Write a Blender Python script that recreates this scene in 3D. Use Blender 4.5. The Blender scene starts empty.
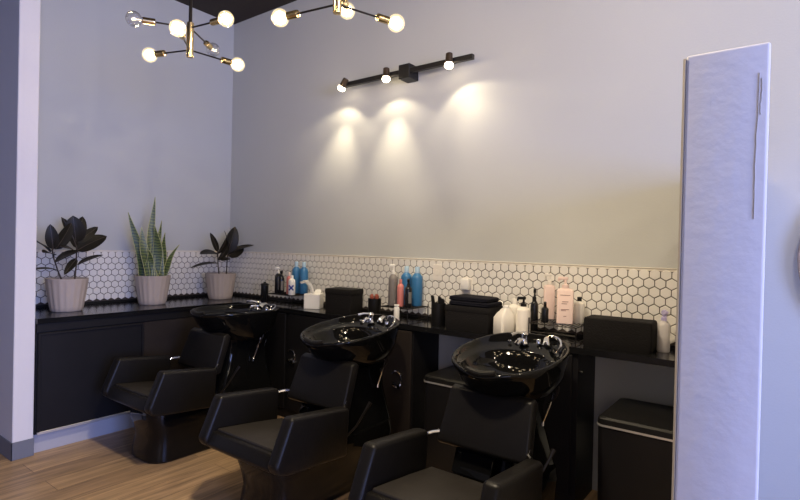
import bpy, bmesh, math, random
from mathutils import Vector, Matrix
random.seed(7)
PI = math.pi
SC = bpy.context.scene
COL = SC.collection

# ------------------------------------------------------------------ camera
cam_d = bpy.data.cameras.new('camera')
cam_d.sensor_width = 36.0
cam_d.lens = 524.12 / 800 * 36
cam_d.clip_start = 0.05
cam = bpy.data.objects.new('camera', cam_d)
COL.objects.link(cam)
yaw, pitch, roll = -0.643988, -0.008108, 0.022820
fw = Vector((math.sin(yaw) * math.cos(pitch), math.cos(yaw) * math.cos(pitch), math.sin(pitch)))
r0 = Vector((math.cos(yaw), -math.sin(yaw), 0))
u0 = r0.cross(fw)
rr = r0 * math.cos(roll) + u0 * math.sin(roll)
uu = -r0 * math.sin(roll) + u0 * math.cos(roll)
M = Matrix((rr, uu, -fw)).transposed().to_4x4()
M.translation = Vector((4.57508, -3.21342, 1.43336))
cam.matrix_world = M
SC.camera = cam

# ------------------------------------------------------------------ world, light, exposure
w = bpy.data.worlds.new('world')
SC.world = w
w.use_nodes = True
bg = w.node_tree.nodes['Background']
bg.inputs[0].default_value = (0.62, 0.74, 1.0, 1)
bg.inputs[1].default_value = 0.5

def area(name, loc, aim, sx, sy, power, col):
    d = bpy.data.lights.new(name, 'AREA')
    d.shape = 'RECTANGLE'; d.size = sx; d.size_y = sy
    d.energy = power; d.color = col
    o = bpy.data.objects.new(name, d)
    COL.objects.link(o)
    o.location = loc
    o.rotation_euler = (Vector(aim) - Vector(loc)).to_track_quat('-Z', 'Y').to_euler()
    return o
area('daylight_shop_window', (7.7, -7.44, 1.75), (7.7, 0, 1.6), 3.2, 2.3, 78, (0.64, 0.66, 0.98))
area('daylight_side_window', (9.44, -3.8, 1.7), (0, -3.4, 1.4), 3.0, 2.2, 440, (0.30, 0.41, 1.0))
SC.view_settings.view_transform = 'Standard'
SC.view_settings.look = 'None'
SC.view_settings.gamma = 1
SC.view_settings.use_curve_mapping = False
SC.view_settings.exposure = 0.0

# ------------------------------------------------------------------ materials
def mat(name, col, rough=0.5, metal=0.0, spec=0.5, coat=0.0, noise=0.0, nscale=20, bump=0.0, bscale=60,
        emit=None, es=0.0, alpha=1.0, trans=0.0, ior=1.45, sheen=0.0):
    m = bpy.data.materials.new(name)
    m.use_nodes = True
    nt = m.node_tree; N = nt.nodes; L = nt.links
    b = N['Principled BSDF']
    b.inputs['Base Color'].default_value = (*col, 1)
    b.inputs['Roughness'].default_value = rough
    b.inputs['Metallic'].default_value = metal
    b.inputs['Specular IOR Level'].default_value = spec
    b.inputs['Coat Weight'].default_value = coat
    b.inputs['IOR'].default_value = ior
    b.inputs['Alpha'].default_value = alpha
    b.inputs['Transmission Weight'].default_value = trans
    if sheen: b.inputs['Sheen Weight'].default_value = sheen
    if emit:
        b.inputs['Emission Color'].default_value = (*emit, 1)
        b.inputs['Emission Strength'].default_value = es
    tc = N.new('ShaderNodeTexCoord')
    if noise > 0:
        n = N.new('ShaderNodeTexNoise'); n.inputs['Scale'].default_value = nscale
        n.inputs['Detail'].default_value = 4
        L.new(tc.outputs['Object'], n.inputs['Vector'])
        mx = N.new('ShaderNodeMix'); mx.data_type = 'RGBA'
        mx.inputs[6].default_value = (*[c * (1 - noise) for c in col], 1)
        mx.inputs[7].default_value = (*[min(1, c * (1 + noise)) for c in col], 1)
        L.new(n.outputs['Fac'], mx.inputs[0]); L.new(mx.outputs[2], b.inputs['Base Color'])
    if bump > 0:
        n = N.new('ShaderNodeTexNoise'); n.inputs['Scale'].default_value = bscale
        n.inputs['Detail'].default_value = 5
        L.new(tc.outputs['Object'], n.inputs['Vector'])
        bp = N.new('ShaderNodeBump'); bp.inputs['Strength'].default_value = bump
        bp.inputs['Distance'].default_value = 0.01
        L.new(n.outputs['Fac'], bp.inputs['Height']); L.new(bp.outputs[0], b.inputs['Normal'])
    return m

m_wall = mat('paint_wall', (0.525, 0.535, 0.515), 0.75, noise=0.03, nscale=2, bump=0.08, bscale=90)
m_white = mat('paint_white', (0.70, 0.68, 0.68), 0.6, noise=0.02, nscale=6, bump=0.12, bscale=35)
m_ceil = mat('ceiling_dark', (0.030, 0.022, 0.018), 0.8, noise=0.15, nscale=3, bump=0.1)
m_base = mat('baseboard_vinyl', (0.16, 0.17, 0.20), 0.5)
m_tile = mat('tile_ceramic', (0.80, 0.77, 0.71), 0.18, noise=0.04, nscale=9)
m_grout = mat('tile_grout', (0.07, 0.055, 0.045), 0.9)
m_tiletrim = mat('tile_trim', (0.75, 0.70, 0.60), 0.35)
m_counter = mat('counter_black', (0.008, 0.008, 0.009), 0.16, spec=0.4, noise=0.3, nscale=160)
m_cab = mat('cabinet_black', (0.009, 0.0085, 0.0095), 0.45, spec=0.3, noise=0.25, nscale=8, bump=0.05)
m_cab2 = mat('cabinet_dark_wood', (0.022, 0.017, 0.0145), 0.5, spec=0.3, noise=0.25, nscale=12, bump=0.06)
m_toe = mat('toe_kick', (0.42, 0.42, 0.45), 0.45)
m_edge = mat('aluminium_edge', (0.75, 0.73, 0.70), 0.42, metal=0.8)
m_vinyl = mat('chair_vinyl', (0.0075, 0.0066, 0.0060), 0.38, spec=0.24, noise=0.12, nscale=14, bump=0.07, bscale=60)
m_seatv = mat('chair_seat_vinyl', (0.024, 0.021, 0.019), 0.5, spec=0.28, noise=0.15, nscale=10, bump=0.12, bscale=30)
m_gloss = mat('gloss_black', (0.004, 0.004, 0.004), 0.06, spec=0.32)
m_plas = mat('black_plastic', (0.008, 0.0075, 0.007), 0.42, spec=0.3)
m_fabric = mat('black_fabric', (0.0075, 0.0065, 0.0065), 0.85, spec=0.25, noise=0.3, nscale=60, bump=0.4, bscale=120)
m_towel = mat('towel_navy_black', (0.007, 0.007, 0.012), 0.95, spec=0.2, noise=0.3, nscale=50, bump=0.6, bscale=90)
m_chrome = mat('chrome', (0.85, 0.85, 0.86), 0.12, metal=1.0)
m_brass = mat('brass', (0.72, 0.56, 0.30), 0.25, metal=1.0)
m_rod = mat('black_rod', (0.02, 0.017, 0.015), 0.35, metal=0.6)
m_track = mat('track_black', (0.010, 0.009, 0.009), 0.5)
m_bronze = mat('bronze_can', (0.10, 0.07, 0.045), 0.35, metal=0.7)
m_pot = mat('pot_taupe', (0.43, 0.36, 0.30), 0.6, noise=0.06, nscale=8, bump=0.1)
m_soil = mat('soil', (0.035, 0.022, 0.014), 0.95, noise=0.5, nscale=60, bump=0.8)
m_rub = mat('rubber_leaf', (0.016, 0.014, 0.009), 0.42, spec=0.22, noise=0.4, nscale=12)
m_rib = mat('leaf_rib', (0.055, 0.040, 0.028), 0.45)
m_stem = mat('plant_stem', (0.05, 0.035, 0.022), 0.7)
m_wh = mat('white_plastic', (0.80, 0.78, 0.74), 0.35)
m_cream = mat('cream_plastic', (0.80, 0.75, 0.67), 0.35)
m_jug = mat('jug_plastic', (0.80, 0.76, 0.68), 0.45, noise=0.03)
m_blue = mat('blue_bottle', (0.040, 0.17, 0.36), 0.3)
m_bluecap = mat('pale_blue_cap', (0.42, 0.58, 0.72), 0.35)
m_pink = mat('rose_bottle', (0.60, 0.20, 0.18), 0.35)
m_palepink = mat('pale_pink_bottle', (0.80, 0.62, 0.55), 0.35)
m_grey = mat('grey_bottle', (0.20, 0.18, 0.17), 0.35)
m_bbot = mat('black_bottle', (0.010, 0.010, 0.011), 0.2)
m_lab = mat('label_grey', (0.16, 0.15, 0.14), 0.6)
m_ink = mat('label_ink', (0.28, 0.16, 0.14), 0.6)
m_blueink = mat('blue_ink', (0.02, 0.04, 0.25), 0.5)
m_red = mat('russet_plastic', (0.30, 0.075, 0.045), 0.4)
m_lav = mat('lavender_plastic', (0.45, 0.40, 0.62), 0.35)
m_clearb = mat('translucent_bottle', (0.72, 0.68, 0.66), 0.3, alpha=0.75)
m_tissue = mat('tissue_paper', (0.85, 0.84, 0.82), 0.9)
m_tan = mat('tan_frame', (0.42, 0.31, 0.22), 0.5, noise=0.3, nscale=30)
m_mirror = mat('mirror_glass', (0.8, 0.8, 0.82), 0.03, metal=1.0)
m_winf = mat('window_frame_metal', (0.05, 0.05, 0.055), 0.4, metal=0.5)
m_fil = mat('filament_glow', (1, 0.8, 0.5), 0.5, emit=(1.0, 0.80, 0.48), es=22)
m_filoff = mat('filament_dim', (0.9, 0.8, 0.6), 0.3, emit=(1.0, 0.9, 0.75), es=0.9)
m_lens = mat('spot_lens_glow', (1, 0.9, 0.7), 0.5, emit=(1.0, 0.82, 0.55), es=16)

def bulb_glass(name, e):
    m = bpy.data.materials.new(name); m.use_nodes = True
    nt = m.node_tree; N = nt.nodes; L = nt.links
    for n in list(N): N.remove(n)
    out = N.new('ShaderNodeOutputMaterial')
    tr = N.new('ShaderNodeBsdfTransparent'); tr.inputs[0].default_value = (1, 1, 1, 1)
    gl = N.new('ShaderNodeBsdfGlossy'); gl.inputs['Roughness'].default_value = 0.04
    lw = N.new('ShaderNodeLayerWeight'); lw.inputs[0].default_value = 0.35
    mx = N.new('ShaderNodeMixShader')
    mt = N.new('ShaderNodeMath'); mt.operation = 'MULTIPLY_ADD'
    mt.inputs[1].default_value = 0.75; mt.inputs[2].default_value = 0.06
    L.new(lw.outputs['Facing'], mt.inputs[0])
    L.new(mt.outputs[0], mx.inputs[0]); L.new(tr.outputs[0], mx.inputs[1]); L.new(gl.outputs[0], mx.inputs[2])
    last = mx
    if e > 0:
        em = N.new('ShaderNodeEmission'); em.inputs[0].default_value = (1.0, 0.80, 0.45, 1); em.inputs[1].default_value = e
        ad = N.new('ShaderNodeAddShader')
        L.new(mx.outputs[0], ad.inputs[0]); L.new(em.outputs[0], ad.inputs[1]); last = ad
    L.new(last.outputs[0], out.inputs[0])
    return m
m_glass_on = bulb_glass('bulb_glass_lit', 0.5)
m_glass_off = bulb_glass('bulb_glass_clear', 0.0)

def wood_floor():
    m = bpy.data.materials.new('plank_floor'); m.use_nodes = True
    nt = m.node_tree; N = nt.nodes; L = nt.links
    b = N['Principled BSDF']; b.inputs['Roughness'].default_value = 0.42
    tc = N.new('ShaderNodeTexCoord')
    mp = N.new('ShaderNodeMapping'); mp.inputs['Rotation'].default_value = (0, 0, PI / 2)
    L.new(tc.outputs['Object'], mp.inputs[0])
    br = N.new('ShaderNodeTexBrick')
    br.inputs['Scale'].default_value = 1.0
    br.inputs['Brick Width'].default_value = 1.22; br.inputs['Row Height'].default_value = 0.18
    br.inputs['Mortar Size'].default_value = 0.0015; br.offset = 0.37
    br.inputs['Color1'].default_value = (0.46, 0.31, 0.175, 1)
    br.inputs['Color2'].default_value = (0.33, 0.22, 0.13, 1)
    br.inputs['Mortar'].default_value = (0.09, 0.055, 0.035, 1)
    L.new(mp.outputs[0], br.inputs[0])
    mp2 = N.new('ShaderNodeMapping'); mp2.inputs['Scale'].default_value = (22, 1.6, 1)
    L.new(tc.outputs['Object'], mp2.inputs[0])
    n = N.new('ShaderNodeTexNoise'); n.inputs['Scale'].default_value = 1.5; n.inputs['Detail'].default_value = 6
    n.inputs['Distortion'].default_value = 0.6
    L.new(mp2.outputs[0], n.inputs[0])
    cr = N.new('ShaderNodeValToRGB')
    cr.color_ramp.elements[0].position = 0.3; cr.color_ramp.elements[0].color = (0.55, 0.55, 0.55, 1)
    cr.color_ramp.elements[1].position = 0.75; cr.color_ramp.elements[1].color = (1.25, 1.22, 1.2, 1)
    L.new(n.outputs['Fac'], cr.inputs[0])
    mx = N.new('ShaderNodeMix'); mx.data_type = 'RGBA'; mx.blend_type = 'MULTIPLY'; mx.inputs[0].default_value = 1
    L.new(br.outputs['Color'], mx.inputs[6]); L.new(cr.outputs[0], mx.inputs[7])
    L.new(mx.outputs[2], b.inputs['Base Color'])
    return m
m_floor = wood_floor()

def snake_mat():
    m = bpy.data.materials.new('snake_leaf'); m.use_nodes = True
    nt = m.node_tree; N = nt.nodes; L = nt.links
    b = N['Principled BSDF']; b.inputs['Roughness'].default_value = 0.4
    tc = N.new('ShaderNodeTexCoord')
    wv = N.new('ShaderNodeTexWave'); wv.bands_direction = 'Z'; wv.inputs['Scale'].default_value = 13
    wv.inputs['Distortion'].default_value = 7; wv.inputs['Detail'].default_value = 3
    L.new(tc.outputs['Object'], wv.inputs[0])
    cr = N.new('ShaderNodeValToRGB')
    cr.color_ramp.elements[0].color = (0.014, 0.035, 0.012, 1)
    cr.color_ramp.elements[1].color = (0.115, 0.15, 0.035, 1)
    L.new(wv.outputs['Fac'], cr.inputs[0]); L.new(cr.outputs[0], b.inputs['Base Color'])
    return m
m_snake = snake_mat()
m_snedge = mat('snake_leaf_margin', (0.42, 0.42, 0.17), 0.45)

def post_mat():
    m = mat('post_paint', (0.70, 0.68, 0.68), 0.6, bump=0.15, bscale=30)
    nt = m.node_tree; N = nt.nodes; L = nt.links; b = N['Principled BSDF']
    tc = N.new('ShaderNodeTexCoord'); mp = N.new('ShaderNodeMapping')
    mp.inputs['Scale'].default_value = (46, 1, 2.0); mp.inputs['Location'].default_value = (1.3, 0, 0.2)
    L.new(tc.outputs['Object'], mp.inputs[0])
    n = N.new('ShaderNodeTexNoise'); n.inputs['Scale'].default_value = 1.0; n.inputs['Detail'].default_value = 8
    L.new(mp.outputs[0], n.inputs[0])
    cr = N.new('ShaderNodeValToRGB')
    cr.color_ramp.elements[0].position = 0.70; cr.color_ramp.elements[0].color = (0.70, 0.68, 0.68, 1)
    cr.color_ramp.elements[1].position = 0.76; cr.color_ramp.elements[1].color = (0.45, 0.42, 0.40, 1)
    L.new(n.outputs['Fac'], cr.inputs[0]); L.new(cr.outputs[0], b.inputs['Base Color'])
    return m
m_post = post_mat()

# ------------------------------------------------------------------ mesh helpers
def link(name, bm, m, parent=None, smooth=True, angle=35):
    bmesh.ops.recalc_face_normals(bm, faces=bm.faces[:])
    me = bpy.data.meshes.new(name)
    bm.to_mesh(me); bm.free()
    me.materials.append(m)
    if smooth:
        for p in me.polygons: p.use_smooth = True
        try: me.set_sharp_from_angle(angle=math.radians(angle))
        except Exception: pass
    o = bpy.data.objects.new(name, me)
    COL.objects.link(o)
    if parent: o.parent = parent
    return o
def tag(o, label, cat, group=None):
    o['label'] = label; o['category'] = cat
    if group: o['group'] = group
    return o
def thing(name, label, cat, loc=(0, 0, 0), rz=0, group=None):
    o = bpy.data.objects.new(name, None); COL.objects.link(o)
    o.location = loc; o.rotation_euler = (0, 0, rz)
    o.empty_display_size = 0.1
    return tag(o, label, cat, group)
def struct(name, bm, m, parent=None, **k):
    o = link(name, bm, m, parent, **k)
    if parent is None: o['kind'] = 'structure'
    return o
def dup(root, loc, rz=None, label=None, group=None):
    r = root.copy(); COL.objects.link(r); r.location = loc
    if rz is not None: r.rotation_euler = (0, 0, rz)
    if label: r['label'] = label
    if group: r['group'] = group
    for ch in list(root.children):
        c = ch.copy(); COL.objects.link(c); c.parent = r
        for g in list(ch.children):
            d = g.copy(); COL.objects.link(d); d.parent = c
    return r
def box(bm, x0, x1, y0, y1, z0, z1, bev=0.0, seg=2, mtx=None):
    r = bmesh.ops.create_cube(bm, size=1)
    vs = r['verts']
    for v in vs:
        v.co = Vector(((x0 + x1) / 2 + v.co.x * (x1 - x0), (y0 + y1) / 2 + v.co.y * (y1 - y0), (z0 + z1) / 2 + v.co.z * (z1 - z0)))
    if bev > 0:
        es = list({e for v in vs for e in v.link_edges})
        rb = bmesh.ops.bevel(bm, geom=es, offset=bev, segments=seg, profile=0.5, affect='EDGES')
        vs = list({v for f in rb['faces'] for v in f.verts} | {v for v in vs if v.is_valid})
    if mtx:
        for v in vs: v.co = mtx @ v.co
    return vs
def bx(*a, **k):
    bm = bmesh.new(); box(bm, *a, **k); return bm
def prism(bm, pts, x0, x1, bev=0.0, seg=2):
    """polygon in (y, z) extruded along x"""
    a = [bm.verts.new((x0, y, z)) for y, z in pts]
    b = [bm.verts.new((x1, y, z)) for y, z in pts]
    n = len(pts)
    fs = [bm.faces.new(a), bm.faces.new(b[::-1])]
    for i in range(n): fs.append(bm.faces.new((a[i], a[(i + 1) % n], b[(i + 1) % n], b[i])))
    if bev > 0:
        es = list({e for f in fs for e in f.edges})
        bmesh.ops.recalc_face_normals(bm, faces=fs)
        bmesh.ops.bevel(bm, geom=es, offset=bev, segments=seg, profile=0.5, affect='EDGES')
def loft(bm, rings, cap0=True, cap1=True):
    R = [[bm.verts.new(p) for p in r] for r in rings]
    n = len(R[0])
    for a, b in zip(R[:-1], R[1:]):
        for i in range(n): bm.faces.new((a[i], a[(i + 1) % n], b[(i + 1) % n], b[i]))
    if cap0: bm.faces.new(R[0][::-1])
    if cap1: bm.faces.new(R[-1])
def lathe(bm, prof, n=20, c=(0, 0, 0), cap0=True, cap1=True, mtx=None):
    rings = []
    for r, z in prof:
        ring = [Vector((c[0] + r * math.cos(2 * PI * i / n), c[1] + r * math.sin(2 * PI * i / n), c[2] + z)) for i in range(n)]
        if mtx: ring = [mtx @ p for p in ring]
        rings.append(ring)
    loft(bm, rings, cap0, cap1)
def tube(bm, pts, r, n=8, caps=True):
    pts = [Vector(p) for p in pts]
    rings = []
    up = None
    for i, p in enumerate(pts):
        if i == 0: d = pts[1] - p
        elif i == len(pts) - 1: d = p - pts[i - 1]
        else: d = (pts[i + 1] - pts[i - 1])
        d.normalize()
        if up is None:
            up = Vector((0, 0, 1)) if abs(d.z) < 0.9 else Vector((1, 0, 0))
        s = d.cross(up)
        if s.length < 1e-5: s = d.cross(Vector((0, 1, 0)))
        s.normalize(); t = s.cross(d).normalized(); up = t
        rad = r[i] if isinstance(r, (list, tuple)) else r
        rings.append([p + s * rad * math.cos(2 * PI * k / n) + t * rad * math.sin(2 * PI * k / n) for k in range(n)])
    loft(bm, rings, caps, caps)
def bez(p0, p1, p2, p3, n=10):
    P = [Vector(p) for p in (p0, p1, p2, p3)]
    return [P[0] * (1 - t) ** 3 + P[1] * 3 * t * (1 - t) ** 2 + P[2] * 3 * t * t * (1 - t) + P[3] * t ** 3 for t in [i / n for i in range(n + 1)]]
def rrect(cx, cy, hx, hy, r, z, n=5):
    """rounded rectangle ring"""
    pts = []
    r = min(r, hx * 0.999, hy * 0.999)
    for k, (sx, sy) in enumerate(((1, 1), (-1, 1), (-1, -1), (1, -1))):
        for i in range(n):
            a = PI / 2 * k + PI / 2 * i / (n - 1)
            pts.append(Vector((cx + sx * (hx - r) + r * math.cos(a), cy + sy * (hy - r) + r * math.sin(a), z)))
    return pts

# ------------------------------------------------------------------ room shell
CH = 3.63
struct('floor', bx(-2.6, 9.6, -7.6, 0.1, -0.1, 0), m_floor, smooth=False)
struct('ceiling', bx(-2.6, 9.6, -7.6, 0.1, CH, CH + 0.1), m_ceil, smooth=False)
struct('wall_back', bx(-0.1, 9.6, 0, 0.1, 0, CH), m_wall, smooth=False)
struct('wall_left', bx(-0.1, 0, -1.91, 0, 0, CH), m_wall, smooth=False)
struct('wall_pier', bx(-2.5, 0.605, -2.012, -1.895, 0, CH, bev=0.004, seg=1), m_white, smooth=False)
struct('wall_far_left', bx(-2.6, -2.5, -7.6, -1.91, 0, CH), m_wall, smooth=False)
bm = bmesh.new()
box(bm, -2.5, 9.5, -7.6, -7.5, 0, 0.55); box(bm, -2.5, 9.5, -7.6, -7.5, 2.95, CH)
box(bm, -2.5, 5.9, -7.6, -7.5, 0.55, 2.95); box(bm, 9.4, 9.5, -7.6, -7.5, 0.55, 2.95)
struct('wall_front', bm, m_wall, smooth=False)
bm = bmesh.new()
box(bm, 9.5, 9.6, -7.6, 0.0, 0, 0.55); box(bm, 9.5, 9.6, -7.6, 0.0, 2.85, CH)
box(bm, 9.5, 9.6, -7.6, -5.3, 0.55, 2.85); box(bm, 9.5, 9.6, -1.9, 0.0, 0.55, 2.85)
struct('wall_right', bm, m_wall, smooth=False)
bm = bmesh.new()
for x in (5.9, 7.05, 8.2, 9.35): box(bm, x, x + 0.05, -7.58, -7.52, 0.55, 2.95)
for z in (0.55, 2.9): box(bm, 5.9, 9.4, -7.58, -7.52, z, z + 0.05)
struct('window_1', bm, m_winf, smooth=False)
bm = bmesh.new()
for y in (-5.3, -3.63, -1.95): box(bm, 9.52, 9.58, y, y + 0.05, 0.55, 2.85)
for z in (0.55, 2.8): box(bm, 9.52, 9.58, -5.3, -1.9, z, z + 0.05)
struct('window_2', bm, m_winf, smooth=False)
# baseboards
bm = bmesh.new()
box(bm, 0.605, 0.613, -2.02, -1.893, 0, 0.115, bev=0.002, seg=1); box(bm, -2.5, 0.613, -2.02, -2.012, 0, 0.115, bev=0.002, seg=1)
struct('baseboard_pier', bm, m_base, smooth=False)
struct('baseboard_back', bx(4.46, 9.5, -0.01, 0, 0, 0.115), m_base, smooth=False)
# free-standing half-height wall end in the right foreground
bm = bmesh.new()
pl = [(4.389, -2.0), (4.532, -2.0), (4.438, -0.002), (4.295, -0.002)]
loft(bm, [[Vector((x, y, z)) for x, y in pl] for z in (0, 1.838)])
bmesh.ops.bevel(bm, geom=bm.edges[:], offset=0.006, segments=3, profile=0.5, affect='EDGES')
struct('wall_partition', bm, m_post)
bm = bmesh.new()
loft(bm, [[Vector((x, y, z)) for x, y in ((4.3835, -1.998), (4.3885, -2.0015), (4.3885, -1.985), (4.3835, -1.985))] for z in (0, 1.832)])
struct('trim_1', bm, mat('bead_beige', (0.42, 0.38, 0.32), 0.6), smooth=False)

bm = bmesh.new()
random.seed(3)
for x0, za, zb, r in ((4.516, 1.78, 1.50, 0.0011), (4.520, 1.77, 1.70, 0.0008)):
    pts = []; x = x0; n = 14
    for k in range(n + 1):
        x += random.uniform(-0.0012, 0.0008); pts.append((x, -2.0004, za + (zb - za) * k / n))
    tube(bm, pts, r, 5)
struct('trim_6', bm, mat('paint_crack', (0.40, 0.38, 0.37), 0.8), smooth=False)

# ------------------------------------------------------------------ hexagon tile
def hex_tiles(L0, L1, z0, z1, to_world):
    rp = (z1 - z0) / 8.3333
    rows = 7
    R = rp / 1.5  # eight full rows of pointed hexagons
    pw = R * math.sqrt(3)
    g = 0.0024
    bm = bmesh.new()
    gap = bmesh.new()
    def put(poly, off, b):
        return [b.verts.new(to_world(x, z, off)) for x, z in poly]
    def clip(poly, ax, lim, keep_less):
        out = []
        for i in range(len(poly)):
            a, c = poly[i], poly[(i + 1) % len(poly)]
            ia = (a[ax] <= lim) if keep_less else (a[ax] >= lim)
            ic = (c[ax] <= lim) if keep_less else (c[ax] >= lim)
            if ia: out.append(a)
            if ia != ic:
                t = (lim - a[ax]) / (c[ax] - a[ax])
                out.append((a[0] + t * (c[0] - a[0]), a[1] + t * (c[1] - a[1])))
        return out
    for r in range(rows + 1):
        cz = z1 - R - r * rp
        nx = int((L1 - L0) / pw) + 2
        for i in range(-1, nx):
            cx = L0 + (i + (0.5 if r % 2 else 0)) * pw
            def hx(rad): return [(cx + rad * math.sin(PI / 3 * k), cz + rad * math.cos(PI / 3 * k)) for k in range(6)]
            polys = []
            for rad, off in ((R - g / 0.866, 0.004), (R - g / 0.866, 0.0068), (R - g / 0.866 - 0.0022, 0.008)):
                q = hx(rad)
                for ax, lim, kl in ((0, L0, False), (0, L1, True), (1, z0, False), (1, z1, True)):
                    q = clip(q, ax, lim, kl)
                    if len(q) < 3: break
                polys.append((q, off))
                if len(q) < 3: break
            if any(len(q) < 3 for q, _ in polys) or len(polys) < 3 or len({len(q) for q, _ in polys}) > 1: continue
            P = [put(q, off, bm) for q, off in polys]
            n = len(P[0])
            try:
                for a, b in zip(P[:-1], P[1:]):
                    for k in range(n): bm.faces.new((a[k], a[(k + 1) % n], b[(k + 1) % n], b[k]))
                bm.faces.new(P[-1])
            except ValueError: pass
    return bm
TZ0, TZ1 = 0.924, 1.337
t = struct('trim_2', bx(0.0, 4.285, -0.005, -0.0005, TZ0 - 0.022, TZ1), m_grout, smooth=False)
struct('tile_field', hex_tiles(0.008, 4.28, TZ0, TZ1, lambda x, z, o: (x, -o, z)), m_tile, t, smooth=False)
struct('tile_cap', bx(0.008, 4.28, -0.010, -0.004, TZ1 - 0.001, TZ1 + 0.006, bev=0.002, seg=1), m_tiletrim, t, smooth=False)
struct('caulk', bx(0.008, 4.28, -0.0058, -0.004, TZ1 - 0.013, TZ1), m_tiletrim, t, smooth=False)
t = struct('trim_3', bx(0.0005, 0.005, -1.894, -0.005, TZ0 - 0.022, TZ1), m_grout, smooth=False)
struct('tile_field', hex_tiles(-1.893, -0.008, TZ0, TZ1, lambda y, z, o: (o, y, z)), m_tile, t, smooth=False)
struct('tile_cap', bx(0.004, 0.010, -1.893, -0.008, TZ1 - 0.001, TZ1 + 0.006, bev=0.002, seg=1), m_tiletrim, t, smooth=False)
struct('caulk', bx(0.004, 0.0058, -1.893, -0.008, TZ1 - 0.013, TZ1), m_tiletrim, t, smooth=False)
# dark sealant strips where tile meets worktop
struct('trim_4', bx(0.012, 4.28, -0.014, -0.006, 0.900, 0.921), m_plas, smooth=False)
struct('trim_5', bx(0.006, 0.014, -1.893, -0.012, 0.900, 0.921), m_plas, smooth=False)

# ------------------------------------------------------------------ worktops and cabinets
bm = bmesh.new()
loft(bm, [[Vector((x, y, z)) for x, y in ((0.006, -1.893), (0.633, -1.893), (0.633, -0.345), (4.30, -0.345), (4.285, -0.006), (0.006, -0.006))] for z in (0.866, 0.900)])
tag(link('worktop', bm, m_counter, smooth=False), 'long L-shaped glossy black worktop running along both tiled walls', 'worktop')

cb = thing('base_cabinet', 'black base cabinet with wide panel door under the potted plants', 'cabinet', (0.3, -1.0, 0))
def P(x0, x1, y0, y1, z0, z1, **k):  # box in world coords, as child of cb (moved by its base)
    b = bx(x0 - 0.3, x1 - 0.3, y0 + 1.0, y1 + 1.0, z0, z1, **k); return b
link('body', P(0.01, 0.60, -1.889, -0.36, 0.13, 0.865), m_cab, cb, smooth=False)
link('fascia', P(0.60, 0.618, -1.889, -0.36, 0.812, 0.865), m_cab, cb, smooth=False)
d = link('door', P(0.602, 0.620, -1.882, -1.185, 0.15, 0.803, bev=0.003, seg=1), m_cab, cb, smooth=False)
bm = bmesh.new()
for y0, y1, z0, z1 in ((-1.882, -1.185, 0.788, 0.803), (-1.882, -1.868, 0.15, 0.792), (-1.200, -1.185, 0.15, 0.792)):
    box(bm, 0.620 - 0.3, 0.632 - 0.3, y0 + 1, y1 + 1, z0, z1, bev=0.002, seg=1)
link('door_moulding', bm, m_cab, d, smooth=False)
e = link('door_edge_strip', P(0.619, 0.629, -1.882, -1.185, 0.132, 0.150, bev=0.002, seg=1), m_edge, cb, smooth=False); e['label'] = 'bright metal strip along the door bottom'
link('side_panel', P(0.602, 0.612, -1.175, -0.36, 0.13, 0.803, bev=0.002, seg=1), m_cab2, cb, smooth=False)['label'] = 'plain dark brown panel'
link('toe_kick', P(0.555, 0.570, -1.889, -0.36, 0.0, 0.13), m_toe, cb, smooth=False)['label'] = 'pale grey toe kick'

cb2 = thing('low_cabinet', 'long black cabinet run under the narrow shelf behind two basins', 'cabinet', (1.6, -0.17, 0))
def Q(x0, x1, y0, y1, z0, z1, **k): return bx(x0 - 1.6, x1 - 1.6, y0 + 0.17, y1 + 0.17, z0, z1, **k)
link('body', Q(0.64, 2.54, -0.325, -0.01, 0.0, 0.865), m_cab, cb2, smooth=False)
for x0 in (0.66, 1.30, 1.93):
    link('door', Q(x0, x0 + 0.60, -0.341, -0.326, 0.08, 0.855, bev=0.003, seg=1), m_cab2 if x0 > 1.9 else m_cab, cb2, smooth=False)
cb3 = thing('tall_cabinet', 'narrow black cabinet under the shelf directly behind the nearest basin', 'cabinet', (3.3, -0.17, 0))
link('body', bx(-0.27, 0.345, -0.155, 0.16, 0, 0.865), m_cab, cb3, smooth=False)
link('door', bx(-0.26, 0.315, -0.171, -0.156, 0.08, 0.855, bev=0.003, seg=1), m_cab, cb3, smooth=False)
h = bmesh.new(); lathe(h, [(0.006, 0), (0.006, 0.012), (0.011, 0.016), (0.011, 0.022)], 12, mtx=Matrix.Translation((0.345, -0.13, 0.76)) @ Matrix.Rotation(PI / 2, 4, 'Y'))
link('hook', h, m_plas, cb3)

def hamper(label, x0, x1, y0, y1, zt):
    cx, cy = (x0 + x1) / 2, (y0 + y1) / 2
    hx_, hy = (x1 - x0) / 2, (y1 - y0) / 2
    t = thing('storage_bin', label, 'bin', (cx, cy, 0), 0, 'black lidded bins under the shelf')
    bm = bmesh.new()
    loft(bm, [rrect(0, 0, hx_ - 0.012, hy - 0.012, 0.03, 0), rrect(0, 0, hx_ - 0.006, hy - 0.006, 0.03, zt - 0.05)])
    link('body', bm, m_cab, t)
    bm = bmesh.new()
    loft(bm, [rrect(0, 0, hx_, hy, 0.035, zt - 0.048), rrect(0, 0, hx_, hy, 0.035, zt - 0.038)])
    link('rim', bm, m_edge, t)['label'] = 'thin silver rim under the lid'
    bm = bmesh.new()
    loft(bm, [rrect(0, 0, hx_ - 0.002, hy - 0.002, 0.035, zt - 0.038), rrect(0, 0, hx_ - 0.004, hy - 0.004, 0.035, zt - 0.012), rrect(0, 0, hx_ - 0.014, hy - 0.014, 0.035, zt - 0.002), rrect(0, 0, hx_ - 0.035, hy - 0.035, 0.03, zt)])
    link('lid', bm, m_plas, t)
    return t
hamper('black lidded bin with silver rim, left of the nearest basin', 2.69, 3.02, -0.44, -0.03, 0.615)
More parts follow.
